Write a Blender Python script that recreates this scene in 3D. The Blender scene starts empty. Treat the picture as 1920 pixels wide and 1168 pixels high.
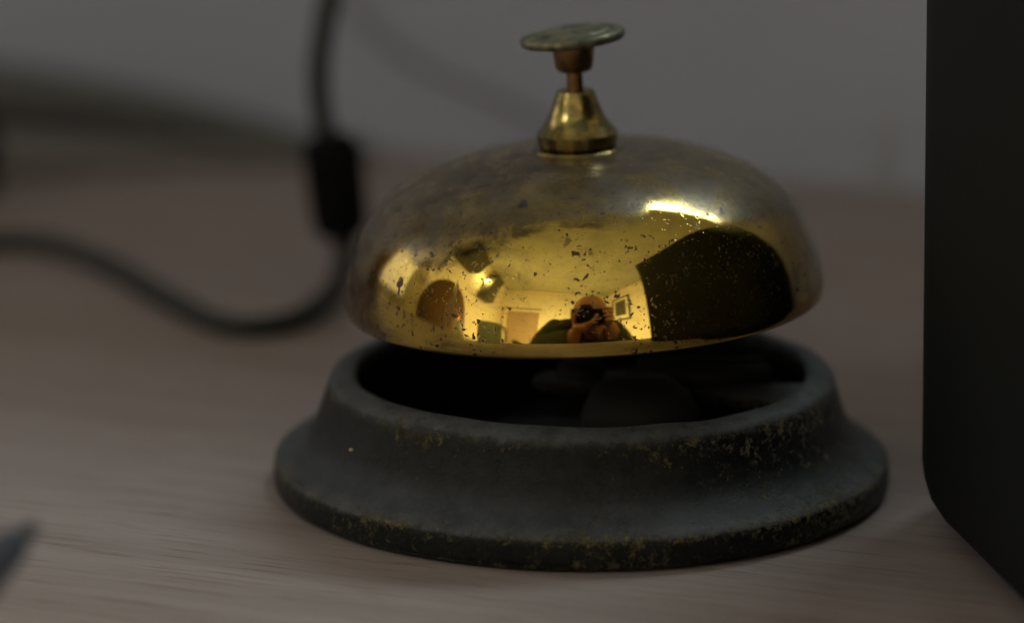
import bpy, bmesh, math, random
from mathutils import Vector, Matrix, noise
random.seed(7)
R = math.radians
PI = math.pi
S = bpy.context.scene
COL = S.collection

# ---------------------------------------------------------------- camera
CAM = Vector((-0.0096, -0.486, 0.1426)); PITCH = 13.66; FPX = 6766.0
cam = bpy.data.cameras.new('view_camera'); co = bpy.data.objects.new('view_camera', cam); COL.objects.link(co)
co.location = CAM; co.rotation_euler = (R(90 - PITCH), 0, 0)
cam.sensor_width = 36; cam.lens = FPX / 1920 * 36
cam.clip_start = 0.01; cam.clip_end = 50
cam.dof.use_dof = True; cam.dof.focus_distance = 0.472; cam.dof.aperture_fstop = 8.2
S.camera = co

# ---------------------------------------------------------------- world, exposure, lamps
w = bpy.data.worlds.new('World'); S.world = w; w.use_nodes = True
w.node_tree.nodes['Background'].inputs[0].default_value = (0.5, 0.5, 0.55, 1)
w.node_tree.nodes['Background'].inputs[1].default_value = 0.0
S.view_settings.view_transform = 'Standard'; S.view_settings.look = 'None'
S.view_settings.exposure = 0.25; S.view_settings.gamma = 1
S.cycles.use_denoising = True
S.cycles.max_bounces = 8; S.cycles.diffuse_bounces = 4; S.cycles.glossy_bounces = 4
S.cycles.caustics_reflective = False; S.cycles.caustics_refractive = False
S.cycles.sample_clamp_indirect = 4

ROOM = -22.0                      # the desk and the room are turned against the camera
cR, sR = math.cos(R(ROOM)), math.sin(R(ROOM))
def rw(u, v, z=0.0): return Vector((u * cR - v * sR, u * sR + v * cR, z))
CEIL = 1.55; FLOOR = -0.74; PANEL = 0.212; BACK = 1.6; FRONT = -2.85; LEFT = -1.0; RIGHT = 1.7

def area(name, loc, direction, sx, sy, radiance, color):
    l = bpy.data.lights.new(name, 'AREA'); l.shape = 'RECTANGLE'; l.size = sx; l.size_y = sy
    l.energy = radiance * PI * sx * sy; l.color = color
    o = bpy.data.objects.new(name, l); COL.objects.link(o); o.location = loc
    o.rotation_euler = Vector(direction).to_track_quat('-Z', 'Y').to_euler()
    return o
# ceiling lamp beyond the grey desk panel (its reflection is the highlight on the dome)
cl = area('ceiling_lamp_light', rw(0.44, 0.92, CEIL - 0.07), (0, 0, -1), 0.80, 0.20, 21.0, (0.84, 1.0, 0.93))
cl.rotation_euler = (0, 0, R(ROOM + 19))
# daylight in the window of the left wall
area('side_window_light', rw(LEFT + 0.02, -0.07, 0.38), rw(1, 0, 0), 0.34, 0.56, 0.80, (0.97, 0.98, 1.0))
# room lamp on the left wall, and an added low fill light that brightens the far wall
def point(name, loc, watt, rad, color):
    l = bpy.data.lights.new(name, 'POINT'); l.energy = watt; l.shadow_soft_size = rad; l.color = color
    o = bpy.data.objects.new(name, l); COL.objects.link(o); o.location = loc; return o
point('wall_lamp_light', rw(LEFT + 0.12, -1.40, 1.06), 8.0, 0.012, (0.95, 1.0, 1.0))
point('room_fill_light', Vector((-0.30, -1.85, -0.25)), 98.0, 0.06, (0.90, 0.94, 1.0))

# ---------------------------------------------------------------- materials
def mat(name):
    m = bpy.data.materials.new(name); m.use_nodes = True
    nt = m.node_tree; b = nt.nodes['Principled BSDF']; return m, nt, b
def lk(nt, a, b): nt.links.new(a, b)
def coords(nt, scale=(1, 1, 1), rot=(0, 0, 0)):
    tc = nt.nodes.new('ShaderNodeTexCoord'); mp = nt.nodes.new('ShaderNodeMapping')
    mp.inputs['Scale'].default_value = scale; mp.inputs['Rotation'].default_value = rot
    lk(nt, tc.outputs['Object'], mp.inputs['Vector']); return mp.outputs['Vector']
def noi(nt, vec, scale, detail=4, rough=0.55, dist=0.0):
    n = nt.nodes.new('ShaderNodeTexNoise'); n.inputs['Scale'].default_value = scale
    n.inputs['Detail'].default_value = detail; n.inputs['Roughness'].default_value = rough
    n.inputs['Distortion'].default_value = dist
    lk(nt, vec, n.inputs['Vector']); return n.outputs['Fac']
def ramp(nt, f, stops):
    r = nt.nodes.new('ShaderNodeValToRGB'); e = r.color_ramp.elements
    while len(e) < len(stops): e.new(0.5)
    for i, (p, c) in enumerate(stops):
        e[i].position = p; e[i].color = (c, c, c, 1) if isinstance(c, (int, float)) else (*c, 1)
    lk(nt, f, r.inputs[0]); return r.outputs[0]
def mth(nt, op, a, b=None, clamp=False):
    n = nt.nodes.new('ShaderNodeMath'); n.operation = op; n.use_clamp = clamp
    for i, v in enumerate((a, b)):
        if v is None: continue
        if isinstance(v, (int, float)): n.inputs[i].default_value = v
        else: lk(nt, v, n.inputs[i])
    return n.outputs[0]
def mixc(nt, f, a, b):
    n = nt.nodes.new('ShaderNodeMix'); n.data_type = 'RGBA'
    for s, v in ((n.inputs[0], f), (n.inputs[6], a), (n.inputs[7], b)):
        if isinstance(v, (int, float)): s.default_value = v
        elif isinstance(v, tuple): s.default_value = (*v, 1)
        else: lk(nt, v, s)
    return n.outputs[2]
def mixf(nt, f, a, b):
    n = nt.nodes.new('ShaderNodeMix'); n.data_type = 'FLOAT'
    for s, v in ((n.inputs[0], f), (n.inputs[2], a), (n.inputs[3], b)):
        if isinstance(v, (int, float)): s.default_value = v
        else: lk(nt, v, s)
    return n.outputs[0]
def maprange(nt, v, a, b, c=0.0, d=1.0):
    n = nt.nodes.new('ShaderNodeMapRange'); lk(nt, v, n.inputs[0]); n.interpolation_type = 'SMOOTHSTEP'
    for i, x in enumerate((a, b, c, d)): n.inputs[i + 1].default_value = x
    return n.outputs[0]
def bump(nt, b, h, strength, dist):
    n = nt.nodes.new('ShaderNodeBump'); n.inputs['Strength'].default_value = strength
    n.inputs['Distance'].default_value = dist; lk(nt, h, n.inputs['Height']); lk(nt, n.outputs[0], b.inputs['Normal'])
def sepz(nt, vec):
    s = nt.nodes.new('ShaderNodeSeparateXYZ'); lk(nt, vec, s.inputs[0]); return s.outputs
def voro(nt, vec, scale, rnd=1.0):
    n = nt.nodes.new('ShaderNodeTexVoronoi'); n.inputs['Scale'].default_value = scale
    n.inputs['Randomness'].default_value = rnd; lk(nt, vec, n.inputs['Vector']); return n
def plain(name, c, rough=0.6, metal=0.0, var=0.15, nscale=200):
    m, nt, b = mat(name); v = coords(nt); f = noi(nt, v, nscale, 5)
    lk(nt, mixc(nt, f, tuple(x * (1 - var) for x in c), tuple(min(1, x * (1 + var)) for x in c)), b.inputs['Base Color'])
    lk(nt, mixf(nt, f, rough - 0.05, rough + 0.05), b.inputs['Roughness']); b.inputs['Metallic'].default_value = metal
    return m

def brass_dome():
    m, nt, b = mat('polished_brass'); v = coords(nt)
    z = sepz(nt, v)[2]
    brass = mixc(nt, noi(nt, v, 60, 3), (0.74, 0.49, 0.105), (0.56, 0.41, 0.105))
    # top of the dome: dull brown tarnish and dust, patchy, ending in an uneven edge
    xc = sepz(nt, v)[0]
    xx = mth(nt, 'ADD', mth(nt, 'MULTIPLY', mth(nt, 'MINIMUM', xc, 0.0), -0.22), mth(nt, 'MULTIPLY', mth(nt, 'MAXIMUM', mth(nt, 'SUBTRACT', xc, 0.012), 0.0), 0.35))
    edge = mth(nt, 'ADD', mth(nt, 'ADD', z, xx), mth(nt, 'MULTIPLY', mth(nt, 'SUBTRACT', noi(nt, v, 80, 6, 0.65, 0.8), 0.5), 0.007))
    topm = maprange(nt, edge, 0.0158, 0.0180)
    patch = ramp(nt, noi(nt, v, 110, 7, 0.7, 1.0), [(0.35, 0.55), (0.6, 1.0)])
    tarn = mth(nt, 'MULTIPLY', topm, patch)
    tc_ = mixc(nt, ramp(nt, noi(nt, v, 170, 8, 0.75, 1.0), [(0.38, 0.0), (0.62, 1.0)]), (0.020, 0.017, 0.014), (0.17, 0.110, 0.062))
    col = mixc(nt, tarn, brass, tc_)
    ring = mth(nt, 'MULTIPLY', maprange(nt, edge, 0.0152, 0.0160), maprange(nt, edge, 0.0173, 0.0163))
    ring = mth(nt, 'MULTIPLY', mth(nt, 'MULTIPLY', ring, maprange(nt, xc, 0.006, 0.000)), ramp(nt, noi(nt, v, 100, 6, 0.7), [(0.42, 0.0), (0.56, 0.8)]))
    col = mixc(nt, ring, col, (0.045, 0.035, 0.022))
    # streaky smudges lower down; dim reflections are painted into both flanks
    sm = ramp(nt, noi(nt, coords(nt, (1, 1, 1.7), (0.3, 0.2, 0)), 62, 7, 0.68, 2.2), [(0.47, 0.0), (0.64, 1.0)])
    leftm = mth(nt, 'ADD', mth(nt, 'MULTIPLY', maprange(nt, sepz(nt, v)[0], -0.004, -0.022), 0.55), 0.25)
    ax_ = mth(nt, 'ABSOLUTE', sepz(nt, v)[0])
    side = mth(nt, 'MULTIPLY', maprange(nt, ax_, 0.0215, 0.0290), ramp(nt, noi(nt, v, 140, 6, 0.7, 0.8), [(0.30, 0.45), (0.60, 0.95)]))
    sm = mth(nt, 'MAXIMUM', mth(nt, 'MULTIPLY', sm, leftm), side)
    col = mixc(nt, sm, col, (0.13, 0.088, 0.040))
    # dark spots of corrosion in three sizes
    warp = nt.nodes.new('ShaderNodeTexNoise'); warp.inputs['Scale'].default_value = 900; lk(nt, v, warp.inputs['Vector'])
    wa = nt.nodes.new('ShaderNodeVectorMath'); wa.operation = 'SCALE'; lk(nt, warp.outputs['Color'], wa.inputs[0]); wa.inputs['Scale'].default_value = 0.0022
    wv = nt.nodes.new('ShaderNodeVectorMath'); wv.operation = 'ADD'; lk(nt, v, wv.inputs[0]); lk(nt, wa.outputs[0], wv.inputs[1])
    spots = None
    zone = ramp(nt, noi(nt, v, 75, 3), [(0.40, 0.35), (0.60, 1.0)])
    left = maprange(nt, sepz(nt, v)[0], -0.002, -0.014)
    zone = mth(nt, 'MAXIMUM', zone, mth(nt, 'MULTIPLY', left, 0.9))
    for sc, th, k in ((300, 0.19, 0.62), (560, 0.22, 0.5), (1000, 0.24, 0.25), (1700, 0.24, 0.30)):
        vo = voro(nt, wv.outputs[0], sc)
        rnd = sepz(nt, vo.outputs['Color'])[0]
        lim = mth(nt, 'MULTIPLY', maprange(nt, rnd, k, 1.0), mth(nt, 'MULTIPLY', zone, th * 1.5))
        s = mth(nt, 'MULTIPLY', mth(nt, 'SUBTRACT', lim, vo.outputs['Distance']), 14, True)
        spots = s if spots is None else mth(nt, 'MAXIMUM', spots, s)
    # short slanted nicks, thick on the left side
    for rot in ((0, 0.6, 0.3), (0.2, -0.5, -0.3)):
        vo = voro(nt, coords(nt, (1, 1, 0.22), rot), 900)
        rnd = sepz(nt, vo.outputs['Color'])[0]
        lim = mth(nt, 'MULTIPLY', maprange(nt, rnd, 0.55, 1.0), mth(nt, 'ADD', mth(nt, 'MULTIPLY', left, 0.20), 0.03))
        s = mth(nt, 'MULTIPLY', mth(nt, 'SUBTRACT', lim, vo.outputs['Distance']), 14, True)
        spots = mth(nt, 'MAXIMUM', spots, s)
    # fine scratches, slanted
    for rot, sc in ((( .3, .5, .9), 1), ((.1, -.7, .2), 1)):
        n = noi(nt, coords(nt, (1, 1, 0.06), rot), 420, 2, 0.4)
        s = ramp(nt, n, [(0.70, 0.0), (0.735, 0.7)])
        spots = mth(nt, 'MAXIMUM', spots, mth(nt, 'MULTIPLY', s, zone))
    spots = mth(nt, 'MULTIPLY', spots, 0.92, True)
    col = mixc(nt, spots, col, (0.035, 0.014, 0.030))
    vd = voro(nt, v, 120); vr = sepz(nt, vd.outputs['Color'])[1]
    gz = mth(nt, 'MULTIPLY', mth(nt, 'SUBTRACT', mth(nt, 'MULTIPLY', maprange(nt, vr, 0.72, 1.0), 0.17), vd.outputs['Distance']), 14, True)
    gz = mth(nt, 'MULTIPLY', mth(nt, 'MAXIMUM', gz, 0.0), 0.5)
    col = mixc(nt, gz, col, (0.16, 0.25, 0.20))
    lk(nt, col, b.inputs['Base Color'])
    rough = mixf(nt, noi(nt, v, 150, 5, 0.6), 0.014, 0.055)
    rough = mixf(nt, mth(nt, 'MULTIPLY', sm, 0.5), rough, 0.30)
    rough = mixf(nt, tarn, rough, 0.36)
    rough = mixf(nt, spots, rough, 0.38)
    lk(nt, rough, b.inputs['Roughness'])
    dust = mth(nt, 'MULTIPLY', maprange(nt, edge, 0.0150, 0.0188), ramp(nt, noi(nt, v, 240, 9, 0.8), [(0.36, 0.40), (0.64, 0.95)]))
    grit = ramp(nt, noi(nt, v, 2400, 3, 0.6), [(0.62, 0.0), (0.74, 0.7)])
    dust = mth(nt, 'MAXIMUM', dust, mth(nt, 'MULTIPLY', grit, maprange(nt, edge, 0.004, 0.018, 0.42, 0.95)))
    metal = mth(nt, 'SUBTRACT', 1.0, mth(nt, 'MAXIMUM', mth(nt, 'MULTIPLY', dust, 0.8), mth(nt, 'MULTIPLY', spots, 0.1)))
    lk(nt, metal, b.inputs['Metallic'])
    dcol = mixc(nt, ramp(nt, noi(nt, v, 330, 9, 0.8, 0.5), [(0.36, 0.0), (0.62, 1.0)]), (0.018, 0.016, 0.014), (0.092, 0.084, 0.076))
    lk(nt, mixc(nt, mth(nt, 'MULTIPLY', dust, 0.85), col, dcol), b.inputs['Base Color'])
    h = mth(nt, 'ADD', mth(nt, 'MULTIPLY', noi(nt, v, 38, 2), 1.0), mth(nt, 'MULTIPLY', tarn, 0.03))
    h = mth(nt, 'SUBTRACT', h, mth(nt, 'MULTIPLY', spots, 0.02))
    bump(nt, b, h, 0.25, 0.0012)
    return m
def brass_dull(name, c1, c2, r0, r1, dust=0.0):
    m, nt, b = mat(name); v = coords(nt)
    f = ramp(nt, noi(nt, v, 420, 6, 0.65, 0.5), [(0.38, 0.0), (0.62, 1.0)])
    col = mixc(nt, f, c1, c2)
    ring = noi(nt, coords(nt, (0.15, 0.15, 5)), 500, 3)
    col = mixc(nt, ramp(nt, ring, [(0.5, 0.0), (0.7, 0.45)]), col, tuple(x * 0.3 for x in c1))
    lk(nt, col, b.inputs['Base Color'])
    lk(nt, mixf(nt, f, r0, r1), b.inputs['Roughness'])
    b.inputs['Metallic'].default_value = 1.0 - dust
    bump(nt, b, noi(nt, v, 900, 4), 0.15, 0.0003)
    return m
def base_paint():
    m, nt, b = mat('chipped_black_paint'); v = coords(nt); z = sepz(nt, v)[2]
    n1 = noi(nt, v, 520, 9, 0.85, 0.2); n2 = noi(nt, v, 1100, 5, 0.75)
    big = noi(nt, v, 42, 3)
    wob = mth(nt, 'ADD', z, mth(nt, 'MULTIPLY', mth(nt, 'SUBTRACT', n2, 0.5), 0.0022))
    e1 = mth(nt, 'MULTIPLY', maprange(nt, wob, 0.0115, 0.0140), maprange(nt, wob, 0.0160, 0.0150))   # shoulder under the top rim
    e2 = mth(nt, 'MULTIPLY', maprange(nt, wob, 0.0033, 0.0042), maprange(nt, wob, 0.0056, 0.0047))   # edge of the foot
    e3 = maprange(nt, wob, 0.0016, 0.0002)                                                            # bottom edge
    e = mth(nt, 'MAXIMUM', mth(nt, 'MAXIMUM', mth(nt, 'MULTIPLY', e1, 0.8), e2), e3)
    e = mth(nt, 'MULTIPLY', e, ramp(nt, noi(nt, v, 120, 5, 0.7), [(0.38, 0.1), (0.6, 1.0)]))
    band = maprange(nt, z, 0.0052, 0.0044)
    thr = mth(nt, 'ADD', n1, mth(nt, 'ADD', mth(nt, 'MULTIPLY', e, 0.13), mth(nt, 'MULTIPLY', mth(nt, 'SUBTRACT', big, 0.5), 0.38)))
    thr = mth(nt, 'ADD', thr, mth(nt, 'MULTIPLY', band, 0.075))
    chip = maprange(nt, thr, 0.580, 0.640)
    chip = mth(nt, 'MULTIPLY', chip, ramp(nt, n2, [(0.48, 0.0), (0.58, 1.0)]))
    fleck = maprange(nt, noi(nt, v, 1700, 3, 0.6), 0.655, 0.72)
    fleck = mth(nt, 'MULTIPLY', fleck, ramp(nt, big, [(0.4, 0.1), (0.6, 0.9)]))
    chip = mth(nt, 'MAXIMUM', chip, fleck)
    paint = mixc(nt, ramp(nt, noi(nt, v, 450, 9, 0.85), [(0.36, 0.0), (0.62, 1.0)]), (0.002, 0.0025, 0.0025), (0.013, 0.014, 0.0155))
    # dust lies where the surface looks up
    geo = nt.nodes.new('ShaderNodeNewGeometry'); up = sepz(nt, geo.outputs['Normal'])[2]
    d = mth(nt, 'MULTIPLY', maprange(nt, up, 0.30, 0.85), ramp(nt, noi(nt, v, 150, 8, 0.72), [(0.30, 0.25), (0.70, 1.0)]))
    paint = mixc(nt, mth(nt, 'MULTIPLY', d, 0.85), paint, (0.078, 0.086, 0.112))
    scuff = mth(nt, 'MULTIPLY', mth(nt, 'MAXIMUM', mth(nt, 'MULTIPLY', maprange(nt, wob, 0.0140, 0.0155), 1.0), mth(nt, 'MULTIPLY', maprange(nt, wob, 0.0038, 0.0045), maprange(nt, wob, 0.0058, 0.0049))), ramp(nt, noi(nt, v, 300, 8, 0.8), [(0.40, 0.1), (0.62, 1.0)]))
    paint = mixc(nt, mth(nt, 'MULTIPLY', scuff, 0.75), paint, (0.095, 0.097, 0.104))
    pale = ramp(nt, noi(nt, v, 95, 8, 0.8), [(0.60, 0.0), (0.78, 0.7)])
    paint = mixc(nt, pale, paint, (0.075, 0.078, 0.078))
    brassy = mixc(nt, n2, (0.31, 0.25, 0.115), (0.10, 0.085, 0.05))
    lk(nt, mixc(nt, mth(nt, 'MULTIPLY', chip, 0.85), paint, brassy), b.inputs['Base Color'])
    lk(nt, mth(nt, 'MULTIPLY', chip, 0.5), b.inputs['Metallic'])
    lk(nt, mixf(nt, d, 0.34, 0.65), b.inputs['Roughness'])
    b.inputs['Specular IOR Level'].default_value = 0.16
    h = mth(nt, 'SUBTRACT', mth(nt, 'ADD', mth(nt, 'MULTIPLY', n2, 0.35), mth(nt, 'MULTIPLY', noi(nt, v, 2500, 3), 0.15)), mth(nt, 'MULTIPLY', chip, 0.4))
    bump(nt, b, h, 0.8, 0.0006)
    return m
def wood():
    m, nt, b = mat('wood_grain_laminate')
    v = coords(nt, (1, 1, 1))
    a = noi(nt, coords(nt, (0.05, 1, 1)), 1000, 5, 0.7)          # fine pores
    c = noi(nt, coords(nt, (0.06, 1, 1)), 160, 5, 0.6, 0.4)      # broad figure
    br = noi(nt, coords(nt, (0.3, 1, 1)), 9, 3)
    col = mixc(nt, ramp(nt, c, [(0.3, 0.0), (0.7, 1.0)]), (0.232, 0.186, 0.200), (0.325, 0.272, 0.293))
    col = mixc(nt, mth(nt, 'MULTIPLY', ramp(nt, br, [(0.35, 0.0), (0.65, 1.0)]), 0.3), col, (0.28, 0.22, 0.175))
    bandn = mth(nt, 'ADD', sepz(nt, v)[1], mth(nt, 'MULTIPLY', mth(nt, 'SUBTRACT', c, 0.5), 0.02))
    col = mixc(nt, maprange(nt, bandn, -0.060, 0.00), mixc(nt, 0.05, col, (0.45, 0.40, 0.40)), mixc(nt, 0.12, col, (0.09, 0.065, 0.055)))   # paler front, darker back: the panel's shade painted into the wood
    p = ramp(nt, a, [(0.53, 0.0), (0.66, 0.7)])
    col = mixc(nt, p, col, (0.17, 0.115, 0.09))
    lk(nt, col, b.inputs['Base Color'])
    lk(nt, mixf(nt, p, 0.5, 0.65), b.inputs['Roughness']); b.inputs['Specular IOR Level'].default_value = 0.2
    bump(nt, b, mth(nt, 'SUBTRACT', mth(nt, 'MULTIPLY', noi(nt, v, 1500, 3), 0.3), p), 0.25, 0.00015)
    return m
def plaster(name, c1, c2, sc=6):
    m, nt, b = mat(name); v = coords(nt)
    lk(nt, mixc(nt, ramp(nt, noi(nt, v, sc, 5), [(0.3, 0.0), (0.7, 1.0)]), c1, c2), b.inputs['Base Color'])
    b.inputs['Roughness'].default_value = 0.9
    bump(nt, b, noi(nt, v, 220, 4), 0.2, 0.001)
    return m

M_DOME = brass_dome()
M_BRASS = brass_dull('worn_brass', (0.40, 0.29, 0.10), (0.10, 0.09, 0.042), 0.13, 0.30)
M_STEM = brass_dull('brown_brass', (0.26, 0.15, 0.06), (0.11, 0.075, 0.04), 0.28, 0.45)
M_BUTTON = brass_dull('tarnished_button', (0.20, 0.185, 0.115), (0.055, 0.062, 0.048), 0.35, 0.60, 0.4)
M_BASE = base_paint()
M_INNER = plain('blackened_iron', (0.007, 0.0075, 0.008), 0.75, 0.0, 0.3, 500)
M_WOOD = wood()
M_GREY = plaster('grey_painted_wall', (0.240, 0.250, 0.335), (0.282, 0.292, 0.377))
M_BACKW = plaster('dark_taupe_wall', (0.15, 0.13, 0.11), (0.20, 0.175, 0.15))
M_CREAM = plaster('cream_painted_wall', (0.76, 0.68, 0.50), (0.82, 0.74, 0.56))
M_CEIL = plaster('dull_cream_ceiling', (0.36, 0.36, 0.27), (0.42, 0.41, 0.31))
M_FLOOR = plain('brown_floor', (0.10, 0.07, 0.05), 0.6, 0, 0.3, 8)
M_BLACK = plain('black_matt_plastic', (0.0062, 0.0076, 0.0084), 0.7, 0, 0.12, 900)
M_BLACK.node_tree.nodes['Principled BSDF'].inputs['Specular IOR Level'].default_value = 0.14
M_CABLE = plain('black_rubber', (0.007, 0.008, 0.008), 0.6)
M_PLUG = plain('black_plug_plastic', (0.003, 0.003, 0.0035), 0.8); M_PLUG.node_tree.nodes['Principled BSDF'].inputs['Specular IOR Level'].default_value = 0.08
M_SKIN = plain('skin', (0.55, 0.25, 0.17), 0.5, 0, 0.12, 60)
M_JACKET = plain('dark_green_cloth', (0.045, 0.05, 0.026), 0.9, 0, 0.4, 40)
M_JEANS = plain('dark_blue_cloth', (0.02, 0.025, 0.05), 0.9, 0, 0.3, 60)
M_HAIR = plain('grey_hair', (0.10, 0.085, 0.07), 0.8, 0, 0.4, 120)
M_GLASS = plain('dark_lens_glass', (0.01, 0.01, 0.02), 0.05)
M_WHITE = plain('white_paint', (0.75, 0.74, 0.70), 0.6)
M_PANEL = plain('dark_cabinet_paint', (0.075, 0.072, 0.04), 0.7, 0, 0.3, 12)
M_BROWN = plain('brown_leather', (0.12, 0.055, 0.022), 0.5, 0, 0.3, 20)
M_PINK = plain('pink_beige_cloth', (0.42, 0.31, 0.22), 0.9)
M_GREEN = plain('pale_green_enamel', (0.48, 0.56, 0.46), 0.35)
M_TAUPE = plain('grey_brown_card', (0.130, 0.120, 0.120), 0.9, 0, 0.15, 30)
M_DUSK = plain('faded_grey_rubber', (0.070, 0.068, 0.072), 0.9, 0, 0.2, 60)
M_BLUEP = plain('blue_grey_plastic', (0.022, 0.025, 0.042), 0.7)

# ---------------------------------------------------------------- helpers
def obj(name, bm, m=None, parent=None, smooth=True, angle=None):
    me = bpy.data.meshes.new(name)
    bmesh.ops.recalc_face_normals(bm, faces=bm.faces[:])
    bm.to_mesh(me); bm.free()
    o = bpy.data.objects.new(name, me); COL.objects.link(o)
    if m: me.materials.append(m)
    for p in me.polygons: p.use_smooth = smooth
    if angle is not None: me.set_sharp_from_angle(angle=R(angle))
    if parent: o.parent = parent
    return o
def tag(o, label=None, cat=None, group=None, kind=None):
    if label: o['label'] = label
    if cat: o['category'] = cat
    if group: o['group'] = group
    if kind: o['kind'] = kind
    return o
def thing(name, label, cat, loc=(0, 0, 0), rot=(0, 0, 0), group=None):
    o = bpy.data.objects.new(name, None); COL.objects.link(o); o.empty_display_size = 0.02
    o.location = loc; o.rotation_euler = rot; return tag(o, label, cat, group)
def lathe(prof, n=96, closed=False, wob=None):
    """prof: (r, z) list. closed: the last point joins the first (a ring with thickness)."""
    bm = bmesh.new(); rings = []
    for r, z in prof:
        if r < 1e-7: rings.append([bm.verts.new((0, 0, z))]); continue
        rg = []
        for i in range(n):
            a = 2 * PI * i / n; x, y = math.cos(a), math.sin(a); rr, zz = r, z
            if wob: rr, zz = wob(x, y, r, z)
            rg.append(bm.verts.new((rr * x, rr * y, zz)))
        rings.append(rg)
    pairs = list(zip(rings, rings[1:])) + ([(rings[-1], rings[0])] if closed else [])
    for A, B in pairs:
        if len(A) == 1 and len(B) == 1: continue
        for i in range(n):
            j = (i + 1) % n
            if len(A) == 1: bm.faces.new((A[0], B[i], B[j]))
            elif len(B) == 1: bm.faces.new((A[i], A[j], B[0]))
            else: bm.faces.new((A[i], A[j], B[j], B[i]))
    return bm
def smooth_prof(pts, k=6):
    out = []
    P = [pts[0]] + list(pts) + [pts[-1]]
    for i in range(1, len(P) - 2):
        p0, p1, p2, p3 = (Vector(q) for q in P[i - 1:i + 3])
        for s in range(k):
            t = s / k
            out.append(tuple(0.5 * ((2 * p1) + (p2 - p0) * t + (2 * p0 - 5 * p1 + 4 * p2 - p3) * t * t + (3 * p1 - p0 - 3 * p2 + p3) * t ** 3)))
    out.append(tuple(pts[-1])); return out
def box(sx, sy, sz, bev=0.0, seg=3, at=(0, 0, 0), bm=None):
    b2 = bmesh.new(); bmesh.ops.create_cube(b2, size=1)
    bmesh.ops.scale(b2, vec=(sx, sy, sz), verts=b2.verts)
    if bev: bmesh.ops.bevel(b2, geom=b2.edges[:], offset=bev, segments=seg, profile=0.5, affect='EDGES')
    bmesh.ops.translate(b2, vec=at, verts=b2.verts)
    if bm is None: return b2
    me = bpy.data.meshes.new('tmp'); b2.to_mesh(me); b2.free(); bm.from_mesh(me); bpy.data.meshes.remove(me); return bm
def spline(pts, k=10): return [Vector(p) for p in smooth_prof3(pts, k)]
def smooth_prof3(pts, k):
    P = [Vector(p) for p in pts]; P = [P[0] * 2 - P[1]] + P + [P[-1] * 2 - P[-2]]; out = []
    for i in range(1, len(P) - 2):
        p0, p1, p2, p3 = P[i - 1:i + 3]
        for s in range(k):
            t = s / k
            out.append(0.5 * ((2 * p1) + (p2 - p0) * t + (2 * p0 - 5 * p1 + 4 * p2 - p3) * t * t + (3 * p1 - p0 - 3 * p2 + p3) * t ** 3))
    out.append(P[-2]); return out
def tube(path, rad, n=16, bm=None, caps=True):
    bm = bm or bmesh.new(); rings = []; up = Vector((0.2, 0.1, 1)).normalized()
    for i, p in enumerate(path):
        t = (path[min(i + 1, len(path) - 1)] - path[max(i - 1, 0)]).normalized()
        a = t.cross(up)
        if a.length < 1e-3: a = t.cross(Vector((0, 1, 0)))
        a.normalize(); c = a.cross(t).normalized(); r = rad(i / (len(path) - 1)) if callable(rad) else rad
        rings.append([bm.verts.new(p + (a * math.cos(2 * PI * k / n) + c * math.sin(2 * PI * k / n)) * r) for k in range(n)])
    for A, B in zip(rings, rings[1:]):
        for k in range(n): bm.faces.new((A[k], A[(k + 1) % n], B[(k + 1) % n], B[k]))
    if caps: bm.faces.new(rings[0]); bm.faces.new(rings[-1])
    return bm
def at(px, py, Y):
    """world point seen at a pixel of the photograph, at world depth Y"""
    p = R(PITCH)
    d = Vector((0, math.cos(p), -math.sin(p))) + Vector((1, 0, 0)) * ((px - 960) / FPX) - Vector((0, math.sin(p), math.cos(p))) * ((py - 584) / FPX)
    return CAM + d * ((Y - CAM.y) / d.y)
def ground(px, py, z=0.0):
    p = R(PITCH)
    d = Vector((0, math.cos(p), -math.sin(p))) + Vector((1, 0, 0)) * ((px - 960) / FPX) - Vector((0, math.sin(p), math.cos(p))) * ((py - 584) / FPX)
    return CAM + d * ((z - CAM.z) / d.z)

# ---------------------------------------------------------------- setting: walls, ceiling, floor
def slab(name, u0, u1, v0, v1, z0, z1, m):
    o = obj(name, box(u1 - u0, v1 - v0, z1 - z0, at=((u0 + u1) / 2, (v0 + v1) / 2, (z0 + z1) / 2)), m, smooth=False)
    o.rotation_euler.z = R(ROOM); return tag(o, kind='structure')
slab('wall_behind_desk', LEFT, RIGHT, BACK, BACK + 0.1, FLOOR, CEIL, M_BACKW)
slab('wall_across_room', LEFT, RIGHT, FRONT - 0.1, FRONT, FLOOR, CEIL, M_CREAM)
slab('wall_side_left', LEFT - 0.1, LEFT, FRONT - 0.1, BACK + 0.1, FLOOR, CEIL, M_CREAM)
slab('wall_side_right', RIGHT, RIGHT + 0.1, FRONT - 0.1, BACK + 0.1, FLOOR, CEIL, M_CREAM)
slab('ceiling', LEFT - 0.1, RIGHT + 0.1, FRONT - 0.1, BACK + 0.1, CEIL, CEIL + 0.1, M_CEIL)
slab('floor', LEFT - 0.1, RIGHT + 0.1, FRONT - 0.1, BACK + 0.1, FLOOR - 0.1, FLOOR, M_FLOOR)

# ---------------------------------------------------------------- desk
desk = thing('desk', 'pale brown wood-grain desk that the brass bell stands on', 'desk', (0, 0, FLOOR), (0, 0, R(ROOM)))
H = -FLOOR
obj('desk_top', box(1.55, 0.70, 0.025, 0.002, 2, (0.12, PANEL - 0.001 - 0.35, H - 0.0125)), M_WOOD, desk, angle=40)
for u, v in ((-0.60, PANEL - 0.06), (0.84, PANEL - 0.06), (-0.60, PANEL - 0.65), (0.84, PANEL - 0.65)):
    obj('leg', box(0.04, 0.04, H - 0.0255, 0.003, 2, (u, v, (H - 0.0255) / 2)), M_BLACK, desk, angle=40)

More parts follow.
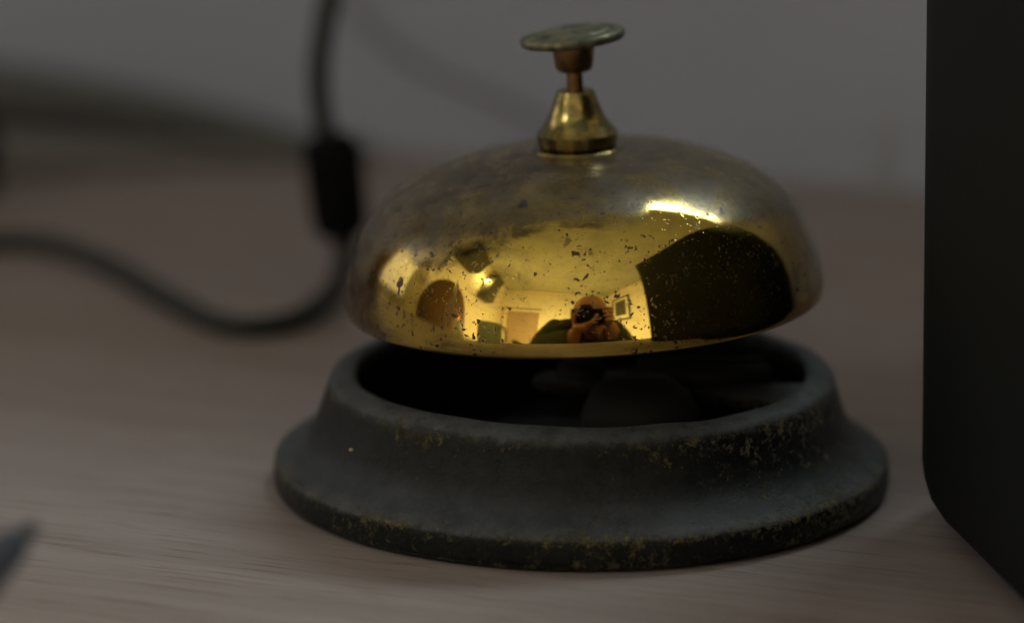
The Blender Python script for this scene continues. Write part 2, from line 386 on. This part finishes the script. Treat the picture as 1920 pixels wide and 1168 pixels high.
pn = thing('screen_panel', 'plain grey screen panel standing along the back edge of the desk', 'panel', rw(0.10, PANEL + 0.011, FLOOR), (0, 0, R(ROOM)))
obj('board', box(1.66, 0.020, -FLOOR + 0.355, 0.003, 2, (0, 0, (-FLOOR + 0.355) / 2)), M_GREY, pn, angle=40)
for u in (-0.78, 0.78): obj('foot', box(0.05, 0.20, 0.03, 0.003, 2, (u, 0.111, 0.015)), M_BLACK, pn, angle=40)

# ---------------------------------------------------------------- the bell
bell = thing('call_bell', 'tarnished brass desk bell with push button on a chipped black round base', 'bell')
mm = 0.001
def bw(x, y, r, z):
    a = math.atan2(y, x)
    k = 1 + 0.0035 * math.sin(2 * a + 1.0) + 0.002 * math.sin(5 * a + 2) + 0.004 * noise.noise(Vector((x * 3, y * 3, z * 200)))
    return r * k, z * (1 + 0.012 * math.sin(3 * a + 0.5) + 0.02 * noise.noise(Vector((x * 4 + 9, y * 4, z * 90)))) if z > 0.001 else z
outer = smooth_prof([(41.2, 0.0), (42.2, 0.45), (42.75, 1.3), (42.8, 2.8), (42.7, 3.9), (42.45, 4.45), (41.9, 4.85), (40.8, 5.4), (39.3, 6.4), (38.1, 7.6),
                     (37.2, 9.0), (36.5, 10.6), (35.9, 12.2), (35.4, 13.9), (35.1, 15.0), (34.8, 15.6), (34.2, 16.1), (33.0, 16.5), (31.9, 16.6), (31.2, 16.2), (31.0, 15.2), (31.3, 13.0)], 5)
inner = [(32.3, 9.5), (33.6, 6.5), (36.0, 4.2), (38.8, 2.2), (39.8, 0.0)]
obj('base', lathe([(r * mm, z * mm) for r, z in outer + inner], 160, True, bw), M_BASE, bell)
obj('base_plate', lathe([(0.0, 2.0 * mm), (38.0 * mm, 2.0 * mm), (38.0 * mm, 1.0 * mm), (0.0, 1.0 * mm)], 64), M_INNER, bell, angle=30)
# bridge across the base that carries the post, with the wide shoulders that meet the rim
bm = bmesh.new()
def ribbon(bm, pts, z0, z1):
    lo = [bm.verts.new((x * mm, y * mm, z0 * mm)) for x, y in pts]; hi = [bm.verts.new((x * mm, y * mm, z1 * mm)) for x, y in pts]
    bm.faces.new(lo); bm.faces.new(hi)
    for i in range(len(pts)): j = (i + 1) % len(pts); bm.faces.new((lo[i], lo[j], hi[j], hi[i]))
ribbon(bm, [(28.8, -16.0), (25.5, -13.5), (22.5, -11.5), (19, -9.0), (14, -5.0), (8, -3.6), (-5, -3.4), (-7, 0), (-5, 3.6), (8, 4), (16, 2.6), (23, -2.0), (27, -4), (32.3, -3.5)], 13.6, 15.2)
bmesh.ops.bevel(bm, geom=[e for e in bm.edges], offset=0.35 * mm, segments=2, affect='EDGES')
obj('bridge', bm, M_BASE, bell, angle=45)
# striking works under the dome
works = obj('striker', lathe([(r * mm, z * mm) for r, z in [(0, 17.8), (4.5, 17.3), (7.0, 15.4), (8.2, 12.3), (7.6, 9.2), (5.2, 6.8), (0, 6.0)]], 40), M_INNER, bell); works.location = (8 * mm, -10 * mm, 0)
bm = bmesh.new(); ribbon(bm, [(-23, -15.5), (-19, -19.5), (4, -15.5), (4, -11.5), (-14, -13.5)], 7.2, 8.4); obj('lever', bm, M_INNER, bell, smooth=False)
bm = tube([Vector((6, -4, 16)) * mm, Vector((18, -3.5, 16.2)) * mm, Vector((26, -2, 16)) * mm], 1.5 * mm); tube([Vector((8, 3, 16)) * mm, Vector((25.5, 3, 16)) * mm], 1.3 * mm, bm=bm)
obj('spring_arm', bm, M_INNER, bell)
obj('post', lathe([(r * mm, z * mm) for r, z in [(0, 14), (3.2, 14), (3.2, 17), (2.0, 17.6), (2.0, 46), (0, 46)]], 32), M_INNER, bell, angle=35)

TILT = (R(0.0), R(-2.8), 0)
head = bpy.data.objects.new('dome', None)
A, B, N = 33.25, 20.9, 2.6
prof = []
for i in range(81):                                    # outer skin, rim to crown
    t = i / 80 * PI / 2
    z = B * math.sin(t) ** (2 / N) if t > 0 else 0
    r = A * math.cos(t) ** (2 / N) if i < 80 else 0
    prof.append((max(0, r - 0.115 * z * (1 - z / B)) if i < 80 else 0, z))
rim = [(31.5, 0.9), (31.7, -0.3), (32.2, -0.62), (32.65, -0.60), (32.82, -0.45), (32.98, 0.25), (33.06, 0.62)]
ins = [(max(r - 1.3, 0) * (1.0), z * 0.945) for r, z in prof if r > 3][::-1]
ins = [p for p in ins if p[1] > 1.6]
full = [(0, B * 0.945)] + ins + rim + [p for p in prof if p[1] > 0.9]
def dw(x, y, r, z):
    a = math.atan2(y, x); k = 1 + 0.0016 * math.sin(2 * a) + 0.0012 * noise.noise(Vector((x * 1.5, y * 1.5, z * 60)))
    return r * k, z
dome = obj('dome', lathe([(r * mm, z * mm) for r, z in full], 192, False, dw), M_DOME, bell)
dome.location = (0.45 * mm, 0, 26.75 * mm); dome.rotation_euler = TILT
ax = Matrix.Rotation(R(-2.8), 4, 'Y')
def up(h, name, prof, m, n=64, angle=None, extra=None, k=0):
    o = obj(name, lathe([(r * mm, z * mm) for r, z in (smooth_prof(prof, k) if k else prof)], n), m, bell, angle=angle)
    o.location = Vector((0.45 * mm, 0, 26.75 * mm)) + ax.to_3x3() @ Vector((0, 0, h * mm)); o.rotation_euler = extra or TILT; return o
up(20.55, 'washer', [(0, -.2), (5.9, -.1), (6.35, 0.0), (6.45, 0.2), (6.3, 0.4), (5.6, 0.5), (0, 0.5)], M_BRASS)
up(21.15, 'cone', [(0, 0), (4.6, 0.0), (5.2, 0.1), (5.42, 0.35), (5.55, 1.0), (5.6, 1.85)] + smooth_prof([(5.42, 2.05), (5.05, 2.5), (4.5, 3.15), (4.0, 3.95), (3.6, 4.8), (3.22, 5.8), (2.9, 6.7), (2.62, 7.45)], 3) + [(2.5, 7.68), (2.25, 7.8), (1.2, 7.75), (0, 7.7)], M_BRASS, 96, 28)
up(27.9, 'stem', [(0, 0), (1.12, 0), (1.12, 4.2), (0, 4.2)], M_STEM, 32, 40)
up(31.5, 'collar', [(0, 0), (2.0, 0.0), (2.3, 0.15), (2.42, 0.45), (2.55, 0.6), (2.88, 3.1), (2.86, 3.6), (0, 3.6)], M_STEM, 48, 50)
bt = up(35.5, 'button', [(0, 0), (3.4, -.1), (6.2, -0.1), (6.9, 0.05), (7.18, 0.4), (7.16, 0.95), (6.9, 1.25), (6.3, 1.4), (5.75, 1.5), (5.55, 1.48), (5.38, 1.22), (5.2, 1.46), (4.8, 1.62), (3.6, 1.78), (3.2, 1.7), (2.6, 1.62), (1.2, 1.78), (0, 1.85)], M_BUTTON, 96, extra=(R(0.0), R(-6.5), 0))

cr = obj('crumb', box(0.55 * mm, 0.45 * mm, 0.4 * mm, 0.12 * mm, 2), M_PINK)
cr.location = at(658, 843, -0.0232); tag(cr, 'tiny white crumb stuck on the left side of the black bell base', 'crumb')
# ---------------------------------------------------------------- black box at the right
bm = bmesh.new()
def rrect(cx, cy, hx, hy, r, n=10):
    out = []
    for sx, sy, a0 in ((1, 1, 0), (-1, 1, 90), (-1, -1, 180), (1, -1, 270)):
        for k in range(n + 1):
            a = R(a0 + 90 * k / n); out.append((cx + sx * (hx - r) + r * math.cos(a), cy + sy * (hy - r) + r * math.sin(a)))
    return out
lay = [(0.0, 7.5), (0.5, 5.2), (1.4, 3.6), (3.0, 2.0), (5.0, 0.9), (8.0, 0.2), (10, 0), (50, 0), (96, 0), (98, 0.6), (99.2, 2.0), (99.8, 4.2), (100, 7)]
rings = []
for z, ins_ in lay:
    flare = -1.2 * (1 - z / 100); ring = []
    for x, y in rrect(0, 0, 47 - ins_ + flare, 72 - ins_ + flare, 22):
        zt = 78 + (72 - y) / 144 * 105                       # the top slopes up towards the front
        ring.append(bm.verts.new((x * mm, y * mm, z / 100 * zt * mm)))
    rings.append(ring)
for Ra, Rb in zip(rings, rings[1:]):
    for i in range(len(Ra)): bm.faces.new((Ra[i], Ra[(i + 1) % len(Ra)], Rb[(i + 1) % len(Rb)], Rb[i]))
bm.faces.new(rings[0]); bm.faces.new(rings[-1])
bx = obj('black_box', bm, M_BLACK, angle=30); bx.rotation_euler.z = R(9); bx.location = Vector((42.2 * mm, -10 * mm, 0)) + Matrix.Rotation(R(9), 3, 'Z') @ Vector((46.5 * mm, -66 * mm, 0))
tag(bx, 'plain black box with rounded corners and a sloping top standing right of the bell', 'box')

# ---------------------------------------------------------------- cable hanging in behind the bell
cb = thing('cable', 'black cable with an in-line plug hanging down and looping over the desk', 'cable', ground(640, 470))
inv = cb.location.copy()
YC = 0.120
top = [at(648, -420, YC), at(640, -180, YC), at(620, -20, YC), at(606, 60, YC), at(598, 130, YC), at(601, 200, YC), at(616, 262, YC), at(622, 285, YC)]
plug_a, plug_b = at(618, 250, YC), at(642, 448, YC)
low = [at(640, 420, YC), at(646, 452, YC + 0.002), ground(640, 520, 0.0035), ground(600, 572, 0.002), ground(545, 602, 0.0018), ground(470, 613, 0.0018), ground(400, 602, 0.0018),
       ground(310, 558, 0.0018), ground(215, 503, 0.0018), ground(120, 464, 0.0018), ground(20, 452, 0.0018), ground(-120, 462, 0.0018), ground(-320, 480, 0.0018)]
def rel(ps): return [p - inv for p in ps]
obj('upper_cord', tube(rel(spline(top)), 0.0019), M_CABLE, cb)
obj('lower_cord', tube(rel(spline(low)), 0.0019), M_CABLE, cb)
d = plug_b - plug_a
pb = [plug_a + d * t for t in (0, .04, .1, .2, .5, .8, .92, .97, 1.0)]
rr = [0.0026, 0.0040, 0.0048, 0.0051, 0.0051, 0.0050, 0.0046, 0.0036, 0.0022]
obj('plug', tube(rel(pb), lambda t: rr[min(8, int(round(t * 8)))], 24), M_PLUG, cb)

# ---------------------------------------------------------------- far back of the desk, left
strip = thing('card_strip', 'long low grey-brown strip lying along the wall at the back left', 'strip')
a0, a1 = ground(590, 312), ground(-420, 345); b0, b1 = ground(500, 300), ground(-420, 262)
bm = bmesh.new(); hz = [0.003, 0.008]
lo = [bm.verts.new(p + Vector((0, 0, 0.0003))) for p in (a0, a1, b1, b0)]
hi = [bm.verts.new(p + Vector((0, 0, h))) for p, h in zip((a0, a1, b1, b0), (0.002, 0.0055, 0.0055, 0.002))]
bm.faces.new(lo); bm.faces.new(hi)
for i in range(4): j = (i + 1) % 4; bm.faces.new((lo[i], lo[j], hi[j], hi[i]))
bmesh.ops.bevel(bm, geom=bm.edges[:], offset=0.0008, segments=2, affect='EDGES')
obj('strip_body', bm, M_TAUPE, strip, angle=40)

def wy(px, gap=0.014):
    k = (px - 960) / FPX * 1.03; return (0.2326 - gap - 0.1963 * k) / (1 + 0.404 * k)
dc = obj('thick_cable', tube(spline([at(x, y, wy(x)) for x, y in ((-400, 120), (-200, 140), (-40, 165), (120, 185), (260, 208), (400, 238), (520, 268), (600, 288), (690, 290))]), lambda t: 0.0068 - 0.0042 * t, 16), M_DUSK)
tag(dc, 'thick dark cable running along the wall behind the grey-brown strip', 'cable')
tc2 = obj('thin_cable', tube(spline([at(x, y, wy(x, 0.006)) for x, y in ((560, -160), (640, -20), (690, 50), (760, 110), (860, 158), (960, 200), (1060, 262))]), 0.0007, 12), M_TAUPE)
tag(tc2, 'thin grey cord hanging slantwise against the wall left of the push button', 'cord')
kn = obj('plug_end', lathe([(0, 0), (.0055, .001), (.0066, .005), (.0066, .012), (.005, .016), (0, .017)], 24), M_PLUG)
kn.location = ground(-62, 372); tag(kn, 'round black plug end on the desk at the left edge', 'plug')

# ---------------------------------------------------------------- pen tip near the lens
pen = thing('pen', 'blue-grey pen sticking in from the lower left, blurred', 'pen', at(-20, 1062, -0.110))
def pr(t): return 0.0013 + 0.0019 * min(1, t * 3.0) if t > 0.05 else 0.0009
p0, p1 = at(60, 990, -0.108) , at(-330, 1330, -0.150)
obj('barrel', tube([p0 - pen.location + (p1 - p0) * (k / 20) for k in range(21)], pr, 20), M_BLUEP, pen)

# ---------------------------------------------------------------- room things that the brass mirrors
def rthing(name, label, cat, u, v, z, rz=0): return thing(name, label, cat, rw(u, v, z), (0, 0, R(ROOM + rz)))
def bars(w_, h_, t, dpt, axis):
    bm = bmesh.new()
    for s in (-1, 1):
        if axis == 'v': box(w_ + 2 * t, dpt, t, at=(0, 0, s * (h_ / 2 + t / 2)), bm=bm); box(t, dpt, h_, at=(s * (w_ / 2 + t / 2), 0, 0), bm=bm)
        else: box(dpt, w_ + 2 * t, t, at=(0, 0, s * (h_ / 2 + t / 2)), bm=bm); box(dpt, t, h_, at=(0, s * (w_ / 2 + t / 2), 0), bm=bm)
    return bm
cf = rthing('ceiling_lamp', 'long flat greenish-white ceiling lamp beyond the grey desk panel', 'lamp', 0.44, 0.92, CEIL - 0.03, 19)
obj('housing', box(1.01, 0.26, 0.058, 0.004, 2), M_WHITE, cf, angle=40)
wn2 = rthing('window', 'pale window in the cream wall left of the desk', 'window', LEFT + 0.02, -0.07, 0.38)
obj('frame', bars(0.34, 0.56, 0.04, 0.03, 'u'), M_WHITE, wn2, False)
cu = rthing('curtain', 'dark brown curtain hanging in folds in the corner left of the desk', 'curtain', LEFT + 0.06, 0.24, FLOOR)
pts = [(0.014 * math.sin(k * 0.75) , -0.13 + k * 0.0055, 0) for k in range(48)]
bm = bmesh.new(); lo_v = [bm.verts.new((x, y, 0.05)) for x, y, _ in pts]; hi_v = [bm.verts.new((x, y, CEIL - FLOOR - 0.05)) for x, y, _ in pts]
for k in range(47): bm.faces.new((lo_v[k], lo_v[k + 1], hi_v[k + 1], hi_v[k]))
co_ = obj('cloth', bm, M_BROWN, cu); sd = co_.modifiers.new('Solid', 'SOLIDIFY'); sd.thickness = 0.004
def cabinet(label, v, z, w_, h_):
    t = rthing('wall_cabinet', label, 'cabinet', LEFT + 0.09, v, z)
    obj('carcass', box(0.16, w_, h_, 0.004, 2), M_PANEL, t, angle=40)
    obj('door', box(0.016, w_ - 0.02, h_ - 0.02, 0.003, 2, (0.0895, 0, 0)), M_PANEL, t, angle=40)
cabinet('dark olive wall cabinet nearer the window, hung high on the left wall', -0.75, 1.17, 0.52, 0.42)
cabinet('dark olive wall cabinet nearer the far corner, tall and narrow', -1.72, 1.00, 0.46, 0.75)
pf = rthing('picture_frame', 'dark picture in a thin black frame on the cream wall across the room', 'picture', RIGHT - 0.02, -2.18, 0.80)
obj('frame', bars(0.62, 0.72, 0.03, 0.03, 'u'), M_BLACK, pf, False); obj('canvas', box(0.012, 0.40, 0.50, at=(0, 0, 0)), M_PANEL, pf, False)
obj('mount', box(0.004, 0.62, 0.72, at=(0.010, 0, 0)), M_CREAM, pf, False)
dr = rthing('door', 'cream door with a dark glazed opening on the far wall', 'door', -0.40, FRONT + 0.03, -0.02)
obj('frame', bars(0.72, 1.36, 0.07, 0.05, 'v'), M_CREAM, dr, False); obj('panel', box(0.72, 0.02, 1.36, at=(0, -0.01, 0)), M_PINK, dr, False)
ch = rthing('armchair', 'brown leather armchair with a rounded back beside the desk', 'armchair', -0.70, -0.60, FLOOR, -72)
bm = bmesh.new(); bmesh.ops.create_uvsphere(bm, u_segments=32, v_segments=20, radius=1); bmesh.ops.scale(bm, vec=(0.25, 0.07, 0.42), verts=bm.verts); bmesh.ops.translate(bm, vec=(0, 0, 0.76), verts=bm.verts)
obj('backrest', bm, M_BROWN, ch)
obj('seat', box(0.46, 0.46, 0.12, 0.04, 4, (0, -0.22, 0.40)), M_BROWN, ch)
obj('pedestal', lathe([(0, 0.02), (0.25, 0.02), (0.25, 0.05), (0.03, 0.09), (0.03, 0.34), (0, 0.34)], 32), M_BLACK, ch, angle=30)
cd = thing('candle', 'short white candle with an orange glow at its top, on the desk', 'candle', (-0.42, -0.235, 0))
obj('wax', lathe([(0, 0.0004), (0.017, 0.0004), (0.0175, 0.002), (0.0175, 0.050), (0.016, 0.052), (0, 0.050)], 32), M_WHITE, cd)
fm, fnt, fb = mat('flame'); fb.inputs['Emission Color'].default_value = (1, 0.25, 0.02, 1); fb.inputs['Emission Strength'].default_value = 3
obj('flame', lathe([(0, 0.051), (0.003, 0.054), (0.0034, 0.058), (0.0015, 0.066), (0, 0.070)], 16), fm, cd)
mg = thing('mug', 'pale green enamel mug with a loop handle on the desk', 'mug', (-0.25, -0.265, 0))
obj('cup', lathe([(0, 0.0005), (0.034, 0.0005), (0.037, 0.004), (0.038, 0.055), (0.0365, 0.0555), (0.0355, 0.006), (0, 0.005)], 40), M_GREEN, mg, angle=50)
obj('handle', tube(spline([(0.036, 0, 0.045), (0.056, 0, 0.046), (0.061, 0, 0.030), (0.052, 0, 0.014), (0.036, 0, 0.012)]), 0.003, 12), M_GREEN, mg)
lp = thing('wall_lamp', 'small green-white bulb lamp on an arm on the left wall', 'lamp', rw(LEFT + 0.12, -1.40, 1.14))
obj('socket', lathe([(0, 0), (0.02, 0), (0.02, -0.045), (0, -0.045)], 24), M_BLACK, lp, angle=30)
obj('arm', tube([Vector((0, 0, 0)), Vector((-0.03, 0.01, 0.02)), rw(LEFT, -1.40, 1.17) - lp.location], 0.006, 12), M_BLACK, lp)

# ---------------------------------------------------------------- the photographer
def skin(pts, edges, rad, root=0, sub=2):
    me = bpy.data.meshes.new('skin_tmp'); me.from_pydata([Vector(p) for p in pts], edges, []); o = bpy.data.objects.new('skin_tmp', me); COL.objects.link(o)
    md = o.modifiers.new('Skin', 'SKIN'); md.use_smooth_shade = True
    for i, r in enumerate(rad):
        sv = me.skin_vertices[0].data[i]; sv.radius = (r, r) if not isinstance(r, tuple) else r; sv.use_root = (i == root)
    ms = o.modifiers.new('Sub', 'SUBSURF'); ms.levels = sub; ms.render_levels = sub
    dg = bpy.context.evaluated_depsgraph_get(); dg.update()
    m2 = bpy.data.meshes.new_from_object(o.evaluated_get(dg)); bm = bmesh.new(); bm.from_mesh(m2)
    bmesh.ops.remove_doubles(bm, verts=bm.verts[:], dist=0.0002)
    bmesh.ops.holes_fill(bm, edges=[e for e in bm.edges if len(e.link_faces) < 2], sides=0); bmesh.ops.recalc_face_normals(bm, faces=bm.faces[:])
    bpy.data.objects.remove(o); bpy.data.meshes.remove(me); bpy.data.meshes.remove(m2); return bm
def join(bms):
    out = bmesh.new()
    for b_ in bms:
        me = bpy.data.meshes.new('j'); b_.to_mesh(me); b_.free(); out.from_mesh(me); bpy.data.meshes.remove(me)
    return out
class Chain:
    def __init__(s): s.p = []; s.e = []; s.r = []
    def add(s, pos, r, parent=None):
        s.p.append(Vector(pos)); s.r.append(r); i = len(s.p) - 1
        if parent is not None: s.e.append((parent, i))
        return i
PX = CAM.x; HC = Vector((PX + 0.016, -0.480, 0.132))            # head centre, face towards +y
per = thing('person', 'bald man in dark green jacket holding a camera to his face', 'person', (PX, -0.75, FLOOR))
O_ = per.location.copy()
def build_body(jacket):
    g = 0.016 if jacket else 0.0
    c = Chain()
    pel = c.add((PX, -0.78, -0.36), 0.14 + g)
    s1 = c.add((PX, -0.74, -0.20), 0.125 + g, pel); s2 = c.add((PX, -0.65, -0.06), 0.12 + g, s1)
    nk = c.add((PX + 0.002, -0.575, 0.02), 0.070 + g * 0.5, s2)
    if not jacket:
        n2 = c.add((PX + 0.008, -0.535, 0.06), 0.052, nk); c.add((PX + 0.012, -0.50, 0.10), 0.05, n2)
    for s in (-1, 1):
        sh = c.add((PX + s * 0.145, -0.545, 0.040 if s < 0 else 0.0), 0.060 + g, s2)
        if s < 0: el = c.add((PX - 0.195, -0.440, -0.055), 0.044 + g, sh); wr = c.add((PX - 0.050, -0.385, -0.015), 0.030 + g * 1.15, el)
        else:     el = c.add((PX + 0.215, -0.500, -0.090), 0.044 + g, sh); wr = c.add((PX + 0.112, -0.425, 0.010), 0.030 + g * 1.15, el)
        if not jacket:
            if s < 0: c.add((PX - 0.026, -0.355, 0.022), 0.027, wr)
            else: c.add((PX + 0.086, -0.395, 0.050), 0.030, wr)
            hp = c.add((PX + s * 0.09, -0.80, -0.40), 0.085, pel); kn_ = c.add((PX + s * 0.12, -0.72, FLOOR + 0.25), 0.058, hp)
            an = c.add((PX + s * 0.12, -0.80, FLOOR + 0.145), 0.038, kn_); c.add((PX + s * 0.13, -0.66, FLOOR + 0.104), 0.032, an)
    return skin(c.p, c.e, c.r)
def finger(pts, r0=0.0088):
    c = Chain(); last = None
    for k, p in enumerate(pts): last = c.add(p, r0 * (1.05 - 0.07 * k), last)
    return skin(c.p, c.e, c.r, 0, 2)
parts = [build_body(False)]
L = CAM + Vector((0, 0, 0))
# left hand: four fingers under and round the barrel, thumb on its side
for k in range(4):
    y0 = -0.322 - 0.018 * k; q = 1 - 0.06 * abs(k - 1.3)
    parts.append(finger([(PX - 0.030, y0 - 0.012, 0.026), (PX - 0.004, y0, 0.028), (PX + 0.024 * q, y0 + 0.002, 0.040), (PX + 0.040 * q, y0 + 0.003, 0.064), (PX + 0.038 * q, y0 + 0.003, 0.080)], 0.0092))
parts.append(finger([(PX - 0.034, -0.360, 0.022), (PX - 0.045, -0.350, 0.048), (PX - 0.042, -0.340, 0.074), (PX - 0.034, -0.336, 0.094)], 0.0105))
# right hand on the grip: knuckles forward, fingers round the front of the grip
for k in range(4):
    z0 = 0.108 - 0.020 * k; q = (0.94, 1.0, 0.96, 0.82)[k]
    parts.append(finger([(PX + 0.088, -0.388, z0 - 0.010), (PX + 0.100, -0.363, z0 - 0.004), (PX + 0.097, -0.334 - (1 - q) * 0.02, z0), (PX + 0.076, -0.319, z0 - 0.001), (PX + 0.056 + (1 - q) * 0.04, -0.322, z0 - 0.002)], 0.0095))
parts.append(finger([(PX + 0.090, -0.393, 0.060), (PX + 0.078, -0.410, 0.085), (PX + 0.060, -0.416, 0.100), (PX + 0.045, -0.418, 0.104)], 0.0105))
bm = bmesh.new(); bmesh.ops.create_uvsphere(bm, u_segments=20, v_segments=14, radius=1); bmesh.ops.scale(bm, vec=(0.020, 0.034, 0.044), verts=bm.verts); bmesh.ops.translate(bm, vec=(PX + 0.090, -0.381, 0.075), verts=bm.verts); parts.append(bm)
bm = bmesh.new(); bmesh.ops.create_uvsphere(bm, u_segments=20, v_segments=14, radius=1); bmesh.ops.scale(bm, vec=(0.030, 0.046, 0.016), verts=bm.verts); bmesh.ops.translate(bm, vec=(PX - 0.020, -0.352, 0.022), verts=bm.verts); parts.append(bm)
# head
bm = bmesh.new(); bmesh.ops.create_uvsphere(bm, u_segments=64, v_segments=48, radius=1)
for v in bm.verts:
    x, y, z = v.co
    jaw = 1 - 0.30 * max(0, -z) ** 1.5
    X = 0.076 * x * jaw; Y = 0.095 * y * (1 - 0.10 * max(0, -z)); Z = 0.122 * z
    if y > 0:
        nose = math.exp(-((x / 0.17) ** 2)) * math.exp(-(((z + 0.16) / 0.20) ** 2)) * 0.022
        brow = math.exp(-(((z - 0.14) / 0.10) ** 2)) * math.exp(-((x / 0.6) ** 2)) * 0.006
        sock = sum(math.exp(-(((x - e) / 0.16) ** 2) - ((z - 0.0) / 0.10) ** 2) for e in (-.36, .36)) * 0.008
        mouth = math.exp(-((x / 0.3) ** 2) - ((z + 0.50) / 0.05) ** 2) * 0.004 - math.exp(-((x / 0.28) ** 2) - ((z + 0.44) / 0.05) ** 2) * 0.004 - math.exp(-((x / 0.28) ** 2) - ((z + 0.57) / 0.05) ** 2) * 0.004
        Y += nose + brow - sock - mouth
    v.co = Vector((X, Y, Z))
for s in (-1, 1):
    e = bmesh.new(); bmesh.ops.create_uvsphere(e, u_segments=16, v_segments=12, radius=1); bmesh.ops.scale(e, vec=(0.008, 0.018, 0.031), verts=e.verts)
    bmesh.ops.translate(e, vec=(s * 0.078, -0.008, -0.006), verts=e.verts); bm2 = join([bm, e]); bm = bm2
bmesh.ops.rotate(bm, cent=(0, 0, 0), matrix=Matrix.Rotation(R(-14), 3, 'X'), verts=bm.verts)
bmesh.ops.translate(bm, vec=HC, verts=bm.verts); parts.append(bm)
bm = join(parts); bmesh.ops.translate(bm, vec=-O_, verts=bm.verts)
body = obj('body', bm, M_SKIN, per)
rm = body.modifiers.new('Remesh', 'REMESH'); rm.mode = 'VOXEL'; rm.voxel_size = 0.004; rm.use_smooth_shade = True
dg = bpy.context.evaluated_depsgraph_get(); dg.update(); me_ = bpy.data.meshes.new_from_object(body.evaluated_get(dg)); body.modifiers.clear(); body.data = me_
bmi = bmesh.new(); bmi.from_mesh(me_); seen = set(); isl = []
for v in bmi.verts:
    if v in seen: continue
    st = [v]; seen.add(v); cur = []
    while st:
        q = st.pop(); cur.append(q)
        for e in q.link_edges:
            o2 = e.other_vert(q)
            if o2 not in seen: seen.add(o2); st.append(o2)
    isl.append(cur)
isl.sort(key=len, reverse=True)
for c_ in isl[1:]: bmesh.ops.delete(bmi, geom=c_, context='VERTS')
bmi.to_mesh(me_); bmi.free()
bm = build_body(True); bmesh.ops.translate(bm, vec=-O_, verts=bm.verts)
jk = obj('jacket', bm, M_JACKET, per); rj = jk.modifiers.new('Remesh', 'REMESH'); rj.mode = 'VOXEL'; rj.voxel_size = 0.007; rj.use_smooth_shade = True
for pts_ in ([(PX - 0.145, -0.545, 0.030), (PX - 0.180, -0.490, -0.020), (PX - 0.195, -0.440, -0.055), (PX - 0.130, -0.412, -0.040), (PX - 0.058, -0.388, -0.018)],
             [(PX + 0.145, -0.545, -0.008), (PX + 0.190, -0.520, -0.055), (PX + 0.215, -0.500, -0.090), (PX + 0.165, -0.465, -0.045), (PX + 0.118, -0.430, 0.003)]):
    sl = obj('sleeve', tube([p - O_ for p in spline(pts_, 8)], lambda t: 0.074 - 0.032 * t, 28), M_JACKET, per)
c = Chain(); pel = c.add((PX, -0.79, -0.38), 0.15)
for s in (-1, 1):
    hp = c.add((PX + s * 0.09, -0.80, -0.42), 0.098, pel); k_ = c.add((PX + s * 0.12, -0.72, FLOOR + 0.25), 0.074, hp); c.add((PX + s * 0.12, -0.795, FLOOR + 0.15), 0.062, k_)
bm = skin(c.p, c.e, c.r); bmesh.ops.translate(bm, vec=-O_, verts=bm.verts); obj('trousers', bm, M_JEANS, per)
# short hair round the back and the sides of the head, bald crown
bm = bmesh.new(); bmesh.ops.create_uvsphere(bm, u_segments=48, v_segments=32, radius=1)
bmesh.ops.delete(bm, geom=[v for v in bm.verts if v.co.z > 0.62 or v.co.z < -0.45 or v.co.y > 0.25], context='VERTS')
bmesh.ops.scale(bm, vec=(0.079, 0.099, 0.125), verts=bm.verts); bmesh.ops.rotate(bm, cent=(0, 0, 0), matrix=Matrix.Rotation(R(-14), 3, 'X'), verts=bm.verts)
bmesh.ops.translate(bm, vec=HC - O_, verts=bm.verts); hr = obj('hair', bm, M_HAIR, per)
sd = hr.modifiers.new('Solid', 'SOLIDIFY'); sd.thickness = 0.004

per.scale = (1.2,) * 3; per.location = (PX, -0.49 + 1.2 * -0.45, 0.1426 + 1.2 * (-0.8185))
# the camera he holds, its lens just behind the point of view
cm = thing('photo_camera', 'black camera with a long lens held up to the face of the man', 'camera', (PX, -0.49 - 1.2 * 0.065, CAM.z)); cm.scale = (1.2,) * 3
LA = Matrix.Rotation(R(90), 3, 'X')
lens = lathe([(0.020, 0.055), (0.0275, 0.0555), (0.030, 0.053), (0.030, 0.045), (0.031, 0.044), (0.031, 0.030), (0.029, 0.028), (0.029, 0.018), (0.032, 0.015), (0.032, 0.0), (0, 0.0), (0, 0.035), (0.018, 0.037)], 40, True)
bmesh.ops.rotate(lens, cent=(0, 0, 0), matrix=Matrix.Rotation(R(-90), 3, 'X'), verts=lens.verts)
lo_ = obj('lens', lens, M_BLACK, cm, angle=30)
gl = lathe([(0.0195, 0.046), (0.012, 0.050), (0, 0.052), (0, 0.040), (0.0195, 0.040)], 32); bmesh.ops.rotate(gl, cent=(0, 0, 0), matrix=Matrix.Rotation(R(-90), 3, 'X'), verts=gl.verts)
obj('glass', gl, M_GLASS, lo_)
bm = box(0.132, 0.045, 0.086, 0.008, 3, (0.004, -0.024, 0.0)); box(0.050, 0.050, 0.034, 0.009, 3, (0, -0.020, 0.052), bm); box(0.030, 0.030, 0.074, 0.008, 3, (0.058, 0.004, -0.003), bm)
obj('camera_body', bm, M_BLACK, cm, angle=35)
